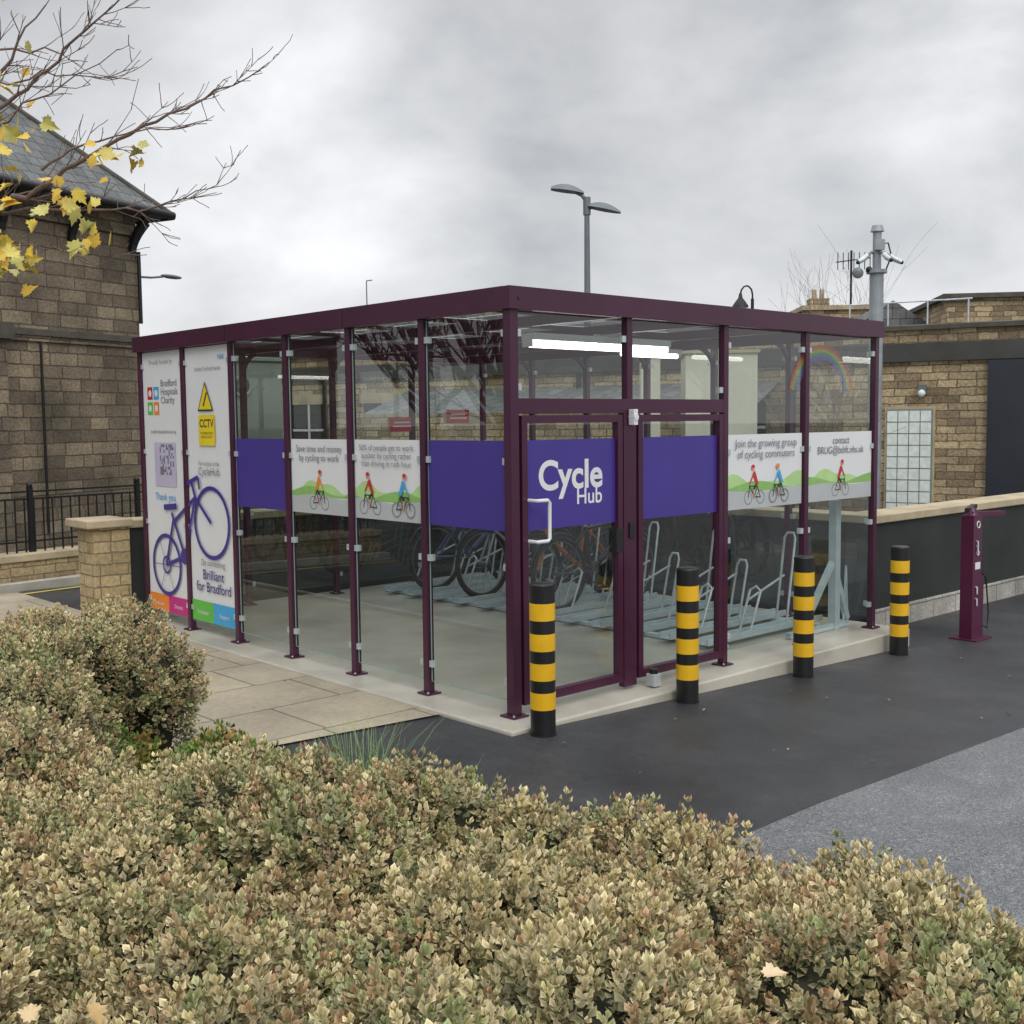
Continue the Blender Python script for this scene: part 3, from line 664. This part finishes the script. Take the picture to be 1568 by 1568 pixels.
limbs=[
 limb([(-3.05,1.9),(-2.5,2.4),(-2.02,2.60),(-1.86,2.65),(-1.72,2.73),(-1.555,2.81),(-1.40,2.87),(-1.245,2.92),(-1.117,2.98),(-.95,3.04)],.030,.0025,4.8,4.3),
 limb([(-3.05,2.0),(-2.5,2.5),(-2.02,2.60),(-1.79,2.60),(-1.58,2.60),(-1.43,2.60),(-1.246,2.63),(-1.13,2.68)],.020,.002,4.8,4.6),
 limb([(-3.05,2.3),(-2.5,2.7),(-2.02,2.92),(-1.89,3.03),(-1.76,3.11),(-1.66,3.21),(-1.55,3.26),(-1.40,3.37)],.022,.003,4.8,4.3),
 limb([(-3.05,2.4),(-2.4,2.8),(-2.02,3.08),(-1.915,3.18),(-1.86,3.28),(-1.77,3.42)],.024,.004,4.8,4.7),
 limb([(-1.78,2.72),(-1.68,2.80),(-1.53,2.84),(-1.32,2.85),(-1.156,2.85)],.009,.002,4.55,4.35),
 limb([(-3.05,2.1),(-2.5,2.4),(-2.02,2.46),(-1.86,2.46),(-1.74,2.44),(-1.62,2.36)],.014,.002,4.8,4.5),
 limb([(-3.05,2.3),(-2.5,2.75),(-2.05,2.83),(-1.85,2.95),(-1.7,2.97),(-1.5,3.08)],.014,.002,4.8,4.2),
 limb([(-3.0,2.9),(-2.5,3.2),(-2.1,3.3),(-1.95,3.5),(-1.8,3.7)],.024,.006,4.8,4.4),
 limb([(-3.0,2.6),(-2.6,3.0),(-2.2,3.0),(-1.98,3.12),(-1.8,3.14),(-1.62,3.12),(-1.42,3.14)],.014,.002,4.8,4.6),
 limb([(-3.0,2.7),(-2.5,3.05),(-2.1,3.2),(-1.9,3.3),(-1.72,3.3),(-1.58,3.4)],.016,.003,4.8,4.9)]
RT=WD(1,0)
for P2,R in limbs:
    for i in range(5,len(P2)):
        for rep in range(2):
            if random.random()<.5:
                dd=(P2[i]-P2[i-1]).normalized()*1.2+Vector((0,0,random.uniform(-.5,.6)))+Vector([random.gauss(0,.3) for _ in range(3)])
                fr=1-.45*i/len(P2)
                grow(tr,P2[i],dd.normalized(),random.uniform(.08,.28)*fr,max(R[i]*.4,.0022),1,Vector((0,0,.3)),None,4,.18,(1,3),.0014)
for i in range(26):
    z=random.uniform(2.4,4.7); an=random.uniform(0,6.28)
    q=W(-3.1,4.8,z); dd=Vector((math.cos(an),math.sin(an),.6))
    if dd.dot(RT)>.3: continue
    grow(tr,q,dd.normalized(),random.uniform(.8,1.6),.02,2,Vector((0,0,.4)),None,5,.2,(2,4))
tree=tr.done('bare_maple_tree',recalc=False)
def bigmesh(name,V,F,C,mat,parent=None):
    me=bpy.data.meshes.new(name); nv=len(V); nf=len(F); k_=F.shape[1]
    me.vertices.add(nv); me.vertices.foreach_set('co',np.asarray(V,dtype=np.float32).ravel())
    me.loops.add(nf*k_); me.loops.foreach_set('vertex_index',F.astype(np.int32).ravel())
    me.polygons.add(nf); me.polygons.foreach_set('loop_start',np.arange(nf,dtype=np.int32)*k_)
    me.update(calc_edges=True)
    ca=me.color_attributes.new('Col','FLOAT_COLOR','POINT')
    cc=np.ones((nv,4),dtype=np.float32); cc[:,:3]=C; ca.data.foreach_set('color',cc.ravel())
    me.materials.append(mat); ob=bpy.data.objects.new(name,me); scene.collection.objects.link(ob)
    if parent: ob.parent=parent
    return ob
half=[(0,-.42),(.10,-.34),(.30,-.44),(.30,-.30),(.44,-.22),(.42,-.10),(.66,.02),(.54,.10),(.58,.24),(.40,.22),(.30,.20),(.34,.40),(.20,.42),(.12,.52)]
lob=half+[(0,.72)]+[(-a,b*.97) for a,b in half[:0:-1]]
lob=np.array([(0,0,0)]+[(a*.9,b,.10*abs(a)-.05*b*b) for a,b in lob])
nl=len(lob)-1; lf=np.array([(0,1+i,1+(i+1)%nl) for i in range(nl)])
def scatter_maple(name,pts,dirs,sizes,cols,parent=None):
    V=[];F=[];C=[]
    for i,(p,d,s_,c_) in enumerate(zip(pts,dirs,sizes,cols)):
        d=Vector(d).normalized(); q=d.to_track_quat('Z','Y').to_matrix()@Matrix.Rotation(random.uniform(0,6.28),3,'Z')
        curl=random.uniform(-1,5); l2=lob.copy(); l2[:,2]*=curl; l2[:,0]*=random.uniform(.7,1)
        v=(np.array(q)@(l2*s_).T).T+np.array(p); F.append(lf+len(V)*(nl+1)); V.append(v)
        cc=np.tile(np.array(c_),(nl+1,1)); cc[1:]*=np.random.uniform(.8,1.1,(nl,1)); C.append(cc)
    return bigmesh(name,np.concatenate(V),np.concatenate(F),np.concatenate(C),LEAF,parent)
pts=[];dr=[];sz=[];cl=[]
def yc():
    return random.choice([(.80,.55,.06),(.86,.66,.10),(.70,.46,.05),(.72,.60,.14),(.60,.56,.16)])
clusters=[((-1.52,2.77),8,.06),((-1.40,2.78),3,.04),((-1.72,2.66),10,.08),((-1.66,2.60),7,.06),((-1.92,2.82),12,.10),((-2.0,2.74),8,.1),((-2.0,2.42),14,.08),((-1.93,2.36),10,.07),((-1.66,2.46),8,.05),((-1.9,2.57),4,.05),((-1.82,2.34),5,.06),((-1.87,3.02),3,.05),((-1.95,3.12),3,.08),((-1.8,3.2),2,.1),((-2.1,2.62),10,.12),((-2.3,2.6),10,.2),((-2.4,2.9),10,.2)]
for (e,z),n_,sp in clusters:
    for i in range(n_):
        pts.append(W(e+random.gauss(0,sp*.7),4.5+random.gauss(0,sp),z+random.gauss(0,sp*.6)))
        dr.append((random.gauss(-.3,.6),random.gauss(-.4,.6),random.gauss(.4,.5))); sz.append(random.uniform(.04,.082)); cl.append(yc())
scatter_maple('yellow_leaves',pts,dr,sz,cl,tree)
def baretree(p,h,seed,wid=.5,nb=9,r=.02,tr_=.07,kids=(3,5)):
    random.seed(seed); t=MB()
    t.tube([p,p+Vector((0.05,0,h*.35))],[tr_,tr_*.7],BARK,8)
    for i in range(nb):
        q=p+Vector((0,0,h*random.uniform(.2,.36))); an=random.uniform(0,6.28)
        grow(t,q,Vector((math.cos(an)*wid,math.sin(an)*wid,1)).normalized(),h*random.uniform(.35,.55),r,2,Vector((0,0,.6)),None,5,.15,kids,.002)
    t.done('bare_tree')
baretree(W(5.6,22),4.6,5,.4,6,.014); baretree(W(6.3,22),4.9,8,.35,6,.014); baretree(W(3.6,13.6),2.5,9,.5,8,.014)
baretree(Vector((-5.6,6.2,0)),6.2,14,1.0,14,.05,.14,(4,6)); baretree(Vector((-7.0,9.5,0)),6.5,15,1.0,12,.05,.14,(4,6))
# ------------------------------------------------------------------ hedge
rng=np.random.default_rng(5)
def inpoly(P,poly):
    x,y=P; c_=False; n_=len(poly)
    for i in range(n_):
        x1,y1=poly[i];x2,y2=poly[(i+1)%n_]
        if (y1>y)!=(y2>y) and x<(x2-x1)*(y-y1)/(y2-y1)+x1: c_=not c_
    return c_
poly=[(-1.9,1.3),(-2.9,3.0),(-3.3,6.2),(-2.3,6.2),(-1.95,5.95),(-1.78,5.45),(-1.80,4.9),(-2.02,4.5),(-2.0,4.2),(-1.65,3.78),(-1.05,3.58),(-.65,3.42),(0,3.24),(.45,3.2),(.82,3.08),(.98,2.72),(1.12,2.35),(1.4,2.0),(1.5,1.3)]
mounds=[]
yy=1.3
while yy<6.3:
    xx=-3.4
    while xx<1.6:
        e=xx+rng.uniform(-.09,.09); n_=yy+rng.uniform(-.09,.09)
        if inpoly((e,n_),poly):
            rr=rng.uniform(.14,.28); big=math.sin(e*3.1+1)*math.sin(n_*3.7)*.05
            top=.67+big+rng.uniform(-.11,.06)+(.07 if n_>4.4 else 0)
            mounds.append((e,n_,top-rr*1.05,rr,rr,rr*1.05))
        xx+=.235
    yy+=.235
ms=np.array(mounds)
inn=MB()
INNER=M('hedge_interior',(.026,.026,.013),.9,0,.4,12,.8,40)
for e,n_,zc,a,b_,c_ in mounds:
    p=W(e,n_,zc); inn.ball(p,(a*.80,a*.80,c_*.80),INNER,10,7)
    inn.tube([W(e,n_,-.02),p],[a*.35,a*.6],INNER,8,False)
def sprig(seed):
    g_=np.random.default_rng(seed); V=[];F=[];T=[];Mg=[]
    nw=5; L=.062
    for w_ in range(nw):
        t=w_/(nw-1); z=L*t; cnt=3 if w_<nw-2 else 4
        for j in range(cnt):
            an=w_*1.1+j*2*math.pi/cnt+g_.normal(0,.3)
            tilt=(.2+.7*t)*1.1+g_.normal(0,.22)
            ln=(.023-.008*t)*g_.uniform(.75,1.3); wd=ln*.33
            d=np.array([math.cos(an)*math.cos(tilt),math.sin(an)*math.cos(tilt),math.sin(tilt)])
            s_=np.array([-math.sin(an),math.cos(an),0]); u=np.cross(d,s_)*-1
            b0_=np.array([0,0,z])+d*.003
            o_=len(V)
            V+= [b0_, b0_+d*ln*.6+s_*wd+u*wd*.4, b0_+d*ln*.55, b0_+d*ln*.6-s_*wd+u*wd*.4, b0_+d*ln+u*(-.12)*ln]
            F+= [(o_,o_+1,o_+4,o_+2),(o_,o_+2,o_+4,o_+3)]
            T+= [t*.8,t,t*.85,t,t]; Mg+=[.1,1,.15,1,.8]
    return np.array(V),np.array(F),np.array(T),np.array(Mg)
temps=[sprig(i) for i in range(10)]
dens=900
Pn=[];Nn=[]
for i,(e,n_,zc,a,b_,c_) in enumerate(mounds):
    if abs(e)>.5*n_+.75: dd_=.35
    else: dd_=1.15 if n_<4 else .8
    cnt=int(dens*4*math.pi*a*a*.75*dd_)
    v=rng.normal(size=(cnt*2,3)); v/=np.linalg.norm(v,axis=1)[:,None]; v=v[v[:,2]>-.35][:cnt]
    lump=1+.09*np.sin(v[:,0]*7+i)*np.cos(v[:,1]*8+2*i)
    p=np.array([e,n_,zc])+v*np.array([a,b_,c_])*(lump*rng.uniform(.82,1.08,size=len(v)))[:,None]
    dd=((p[:,None,:]-ms[None,:,:3])/ms[None,:,3:6]); inside=((dd**2).sum(2)<.74); inside[:,i]=False
    kx=~inside.any(1); Pn.append(p[kx]); Nn.append(v[kx])
    # lower foliage skirt on mounds at the edge of the bed
    edge=sum(0 if inpoly((e+.34*math.cos(t),n_+.34*math.sin(t)),poly) else 1 for t in np.arange(0,6.28,.7))
    if edge>=2 and n_>2.2:
        cnt=int(260*dd_); an=rng.uniform(0,2*math.pi,cnt); zz=rng.uniform(.03,zc,cnt)
        rad=a*(.62+.35*zz/zc)*rng.uniform(.85,1.1,cnt)
        p=np.stack([e+rad*np.cos(an),n_+rad*np.sin(an),zz],1); v=np.stack([np.cos(an),np.sin(an),0*an],1)
        dd=np.hypot(p[:,None,0]-ms[None,:,0],p[:,None,1]-ms[None,:,1])<ms[None,:,3]*.5; dd[:,i]=False
        kx=~dd.any(1); Pn.append(p[kx]); Nn.append(v[kx])
Pn=np.concatenate(Pn);Nn=np.concatenate(Nn)
R3=np.array([[FY,FX,0],[-FX,FY,0],[0,0,1]])
Pw=Pn@R3.T+np.array([CAMP[0],CAMP[1],0]); Nw=Nn@R3.T
dirv=Nw*.8+np.array([0,0,.7])+rng.normal(0,.38,size=Nw.shape); dirv/=np.linalg.norm(dirv,axis=1)[:,None]
def build_sprigs(name,Pw,dirv,pal,parent=None,scale=(.75,1.45)):
    VV=[];FF=[];CC=[];off=0; N=len(Pw); which=rng.integers(0,len(temps),N)
    for k_,(tv,tf,tt,tm) in enumerate(temps):
        ix=np.where(which==k_)[0]; n_=len(ix)
        if n_==0: continue
        z=dirv[ix]; ref=np.tile([1.,0,0],(n_,1)); x=np.cross(ref,z); x/=np.linalg.norm(x,axis=1)[:,None]; y=np.cross(z,x)
        an=rng.uniform(0,2*math.pi,n_)[:,None]; x2=x*np.cos(an)+y*np.sin(an); y2=np.cross(z,x2)
        s_=rng.uniform(scale[0],scale[1],n_)[:,None,None]
        v=(tv[None,:,0,None]*x2[:,None,:]+tv[None,:,1,None]*y2[:,None,:]+tv[None,:,2,None]*z[:,None,:])*s_+Pw[ix][:,None,:]-z[:,None,:]*.035
        f=tf[None]+(np.arange(n_)*len(tv))[:,None,None]+off
        low,mid,tipc,marg=pal(Pw[ix],rng.random(n_))
        t=tt[None,:,None]; m_=tm[None,:,None]
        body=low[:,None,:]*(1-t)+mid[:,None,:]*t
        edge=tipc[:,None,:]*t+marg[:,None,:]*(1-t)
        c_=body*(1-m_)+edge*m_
        c_=c_*rng.uniform(.65,1.25,size=(n_,1,1))
        VV.append(v.reshape(-1,3));FF.append(f.reshape(-1,4));CC.append(np.clip(c_,0,.9).reshape(-1,3)); off+=n_*len(tv)
    return bigmesh(name,np.concatenate(VV),np.concatenate(FF),np.concatenate(CC),LEAF,parent)
def pal_hedge(P,t):
    n_=len(P); g=np.sin(P[:,0]*2.3+1)*np.cos(P[:,1]*2.9)*.28+np.sin(P[:,0]*9+P[:,1]*7)*.18+t
    gm=np.clip((g-.66)*4,0,1)[:,None]
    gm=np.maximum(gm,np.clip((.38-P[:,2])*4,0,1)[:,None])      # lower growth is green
    br=(rng.random(n_)<.15+.12*np.sin(P[:,0]*5-P[:,1]*4))[:,None]
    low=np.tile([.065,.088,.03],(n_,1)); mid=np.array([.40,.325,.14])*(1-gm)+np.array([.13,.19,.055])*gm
    tip=np.array([.86,.71,.42])*(1-gm)+np.array([.45,.46,.22])*gm
    tip=np.where(br,np.array([.60,.40,.23]),tip); mid=np.where(br,np.array([.34,.21,.11]),mid)
    marg=np.tile([.35,.32,.16],(n_,1))
    return low,mid,tip,marg
hedge=inn.done('variegated_hedge',recalc=False)
build_sprigs('leaf_sprigs',Pw,dirv,pal_hedge,hedge)
pts=[];dr=[];sz=[];cl=[]
random.seed(21)
for e,n_,z in ((.47,2.02,.70),(-.78,2.02,.64),(-.88,1.98,.66),(-.98,2.75,.66)):
    pts.append(W(e,n_,z+.02)); dr.append((random.gauss(-.3,.4),random.gauss(-.5,.3),1)); sz.append(random.uniform(.042,.056)); cl.append(random.choice([(.62,.46,.25),(.66,.50,.30),(.58,.40,.17)]))
# litter on the asphalt, path and slab
for i in range(34):
    if i<16: x,y=random.uniform(-1.4,2.2),random.uniform(-1.9,-.45)
    elif i<26: x,y=random.uniform(-1.6,-.3),random.uniform(.6,4)
    else: x,y=random.uniform(2,6),random.uniform(-2.0,.1)
    z=gz(x)+.014
    if x>-.24 and x<4.2 and y>-.24: continue
    pts.append(Vector((x,y,z))); dr.append((random.gauss(0,.15),random.gauss(0,.15),1)); sz.append(random.uniform(.012,.028)); cl.append(random.choice([(.35,.24,.09),(.22,.14,.06),(.45,.33,.12)]))
scatter_maple('fallen_leaves',pts,dr,sz,cl)
cnt=2600; e=rng.uniform(-2.05,-1.05,cnt); n_=rng.uniform(3.7,5.4,cnt)
z=.08+.20*np.abs(np.sin(e*6)*np.cos(n_*5))*np.clip((-.95-e)*3,0,1)
kx=(CAMP[0]+n_*FX+e*FY)<-1.68
e=e[kx];n_=n_[kx];z=z[kx]
Pq=np.stack([e,n_,z],1)@R3.T+np.array([CAMP[0],CAMP[1],0]); dq=rng.normal(0,.5,size=Pq.shape)+np.array([0,0,1]); dq/=np.linalg.norm(dq,axis=1)[:,None]
def pal_weed(P,t):
    n=len(P); b=(t>.72)[:,None]
    o=lambda a,bb:np.where(b,np.array(bb),np.tile(a,(n,1)))
    return o([.05,.08,.02],[.12,.08,.03]),o([.12,.19,.04],[.3,.2,.06]),o([.20,.30,.07],[.5,.33,.08]),o([.09,.14,.03],[.2,.12,.05])
build_sprigs('low_weeds',Pq,dq,pal_weed,None,(1.0,2.2))
def tuft(name,e,n,cnt,hgt,spread,seed,cols):
    g_=np.random.default_rng(seed); V=[];F=[];C=[]
    for i in range(cnt):
        b0_=np.array(W(e+g_.normal(0,spread*.22),n+g_.normal(0,spread*.22),-.02)); an=g_.uniform(0,6.28); L=hgt*g_.uniform(.5,1.1); out=g_.uniform(.1,.75)*spread*1.6
        c_=np.array(cols[g_.integers(0,len(cols))]); w_=g_.uniform(.0018,.0035); sd=np.array([-math.sin(an),math.cos(an),0])*w_
        o_=len(V); K_=5
        for k2 in range(K_+1):
            t=k2/K_; p=b0_+np.array([math.cos(an)*out*t**1.7,math.sin(an)*out*t**1.7,L*(t-.22*t*t*t)]); ww=(1-t*.9)
            V+= [p-sd*ww,p+sd*ww]; C+=[c_*(.6+.5*t)]*2
        for k2 in range(K_): F.append((o_+2*k2,o_+2*k2+1,o_+2*k2+3,o_+2*k2+2))
    bigmesh(name,np.array(V),np.array(F),np.array(C),LEAF)
tuft('grass_tuft',-.62,4.5,260,.70,.28,1,[(.16,.28,.07),(.20,.32,.10),(.26,.34,.14)])
tuft('dry_grass_tuft',-1.0,4.5,60,.58,.3,2,[(.30,.25,.12),(.36,.30,.16)])
tuft('dry_grass_tuft',-.28,4.0,70,.62,.3,4,[(.30,.25,.12),(.24,.27,.11)])
# ------------------------------------------------------------------ world, sun, camera
wd=bpy.data.worlds.new("World"); scene.world=wd; wd.use_nodes=True; nt=wd.node_tree; nt.nodes.clear()
out=nd(nt,'ShaderNodeOutputWorld'); tc=nd(nt,'ShaderNodeTexCoord')
sky=nd(nt,'ShaderNodeTexSky'); sky.sky_type='NISHITA'; sky.sun_disc=False
sun_dir=Vector((-.35,-.75,.62)).normalized()
sky.sun_elevation=math.asin(sun_dir.z); sky.sun_rotation=math.atan2(sun_dir.x,sun_dir.y)
bg1=nd(nt,'ShaderNodeBackground'); bg1.inputs[1].default_value=.08; nt.links.new(sky.outputs[0],bg1.inputs[0])
mp=nd(nt,'ShaderNodeMapping'); mp.inputs['Scale'].default_value=(1,1,1.7); mp.inputs['Location'].default_value=(.62,.1,.25)
nt.links.new(tc.outputs['Generated'],mp.inputs[0])
n1=nd(nt,'ShaderNodeTexNoise'); n1.inputs['Scale'].default_value=3.4; n1.inputs['Detail'].default_value=8; n1.inputs['Roughness'].default_value=.52; n1.inputs['Distortion'].default_value=.15
nt.links.new(mp.outputs[0],n1.inputs['Vector'])
rp=nd(nt,'ShaderNodeValToRGB'); nt.links.new(n1.outputs['Fac'],rp.inputs[0])
el=rp.color_ramp.elements; el[0].position=.36; el[0].color=(.42,.435,.46,1); el[1].position=.68; el[1].color=(.78,.79,.81,1)
e2=el.new(.5); e2.color=(.59,.60,.62,1)
def lobe(dirn,power,gain):
    vm=nd(nt,'ShaderNodeVectorMath',operation='DOT_PRODUCT'); vm.inputs[1].default_value=Vector(dirn).normalized(); nt.links.new(tc.outputs['Generated'],vm.inputs[0])
    mx=nd(nt,'ShaderNodeMath',operation='MAXIMUM'); mx.inputs[1].default_value=0; nt.links.new(vm.outputs['Value'],mx.inputs[0])
    pw=nd(nt,'ShaderNodeMath',operation='POWER'); pw.inputs[1].default_value=power; nt.links.new(mx.outputs[0],pw.inputs[0])
    m2=nd(nt,'ShaderNodeMath',operation='MULTIPLY'); nt.links.new(pw.outputs[0],m2.inputs[0]); nt.links.new(n1.outputs['Fac'],m2.inputs[1])
    ml=nd(nt,'ShaderNodeMath',operation='MULTIPLY'); ml.inputs[1].default_value=gain*2; nt.links.new(m2.outputs[0],ml.inputs[0]); return ml.outputs[0]
sx=nd(nt,'ShaderNodeSeparateXYZ'); nt.links.new(tc.outputs['Generated'],sx.inputs[0])
mr=nd(nt,'ShaderNodeMapRange'); mr.inputs[1].default_value=.36; mr.inputs[2].default_value=.8; mr.inputs[3].default_value=1.0; mr.inputs[4].default_value=2.9; nt.links.new(sx.outputs[2],mr.inputs[0])
hz=nd(nt,'ShaderNodeMapRange'); hz.inputs[1].default_value=.0; hz.inputs[2].default_value=.18; hz.inputs[3].default_value=.20; hz.inputs[4].default_value=0; nt.links.new(sx.outputs[2],hz.inputs[0])
a1=nd(nt,'ShaderNodeMath',operation='ADD'); nt.links.new(lobe((.565,.855,.215),130,.34),a1.inputs[0]); nt.links.new(lobe((.993,.446,.33),60,.30),a1.inputs[1])
a2=nd(nt,'ShaderNodeMath',operation='ADD'); nt.links.new(a1.outputs[0],a2.inputs[0]); nt.links.new(hz.outputs[0],a2.inputs[1])
a3=nd(nt,'ShaderNodeVectorMath',operation='ADD'); nt.links.new(rp.outputs[0],a3.inputs[0]); nt.links.new(a2.outputs[0],a3.inputs[1])
a4=nd(nt,'ShaderNodeVectorMath',operation='SCALE'); nt.links.new(a3.outputs[0],a4.inputs[0]); nt.links.new(mr.outputs[0],a4.inputs['Scale'])
bg2=nd(nt,'ShaderNodeBackground'); nt.links.new(a4.outputs[0],bg2.inputs[0]); bg2.inputs[1].default_value=1.0
mxs=nd(nt,'ShaderNodeMixShader'); mxs.inputs[0].default_value=.94
nt.links.new(bg1.outputs[0],mxs.inputs[1]); nt.links.new(bg2.outputs[0],mxs.inputs[2]); nt.links.new(mxs.outputs[0],out.inputs[0])
sl=bpy.data.lights.new('sun','SUN'); sl.energy=.9; sl.angle=math.radians(25); sl.color=(1,.96,.9)
so=bpy.data.objects.new('sun',sl); scene.collection.objects.link(so); so.rotation_euler=sun_dir.to_track_quat('Z','Y').to_euler()
cam=bpy.data.cameras.new('camera'); co=bpy.data.objects.new('camera',cam); scene.collection.objects.link(co)
cam.sensor_width=36; cam.lens=40.1; cam.clip_end=1000; cam.clip_start=.05
pit=math.radians(4.61); rol=.011
f0=Vector((FX,FY,0)); rt=Vector((FY,-FX,0)); up=Vector((0,0,1))
fw=(f0*math.cos(pit)-up*math.sin(pit)).normalized(); u0_=rt.cross(fw).normalized()
u_=u0_*math.cos(rol)+rt*math.sin(rol); r_=rt*math.cos(rol)-u0_*math.sin(rol)
co.matrix_world=Matrix(((r_.x,u_.x,-fw.x,CAMP[0]),(r_.y,u_.y,-fw.y,CAMP[1]),(r_.z,u_.z,-fw.z,1.74),(0,0,0,1)))
scene.camera=co
scene.view_settings.view_transform='Standard'; scene.view_settings.look='None'; scene.view_settings.exposure=0; scene.view_settings.gamma=1
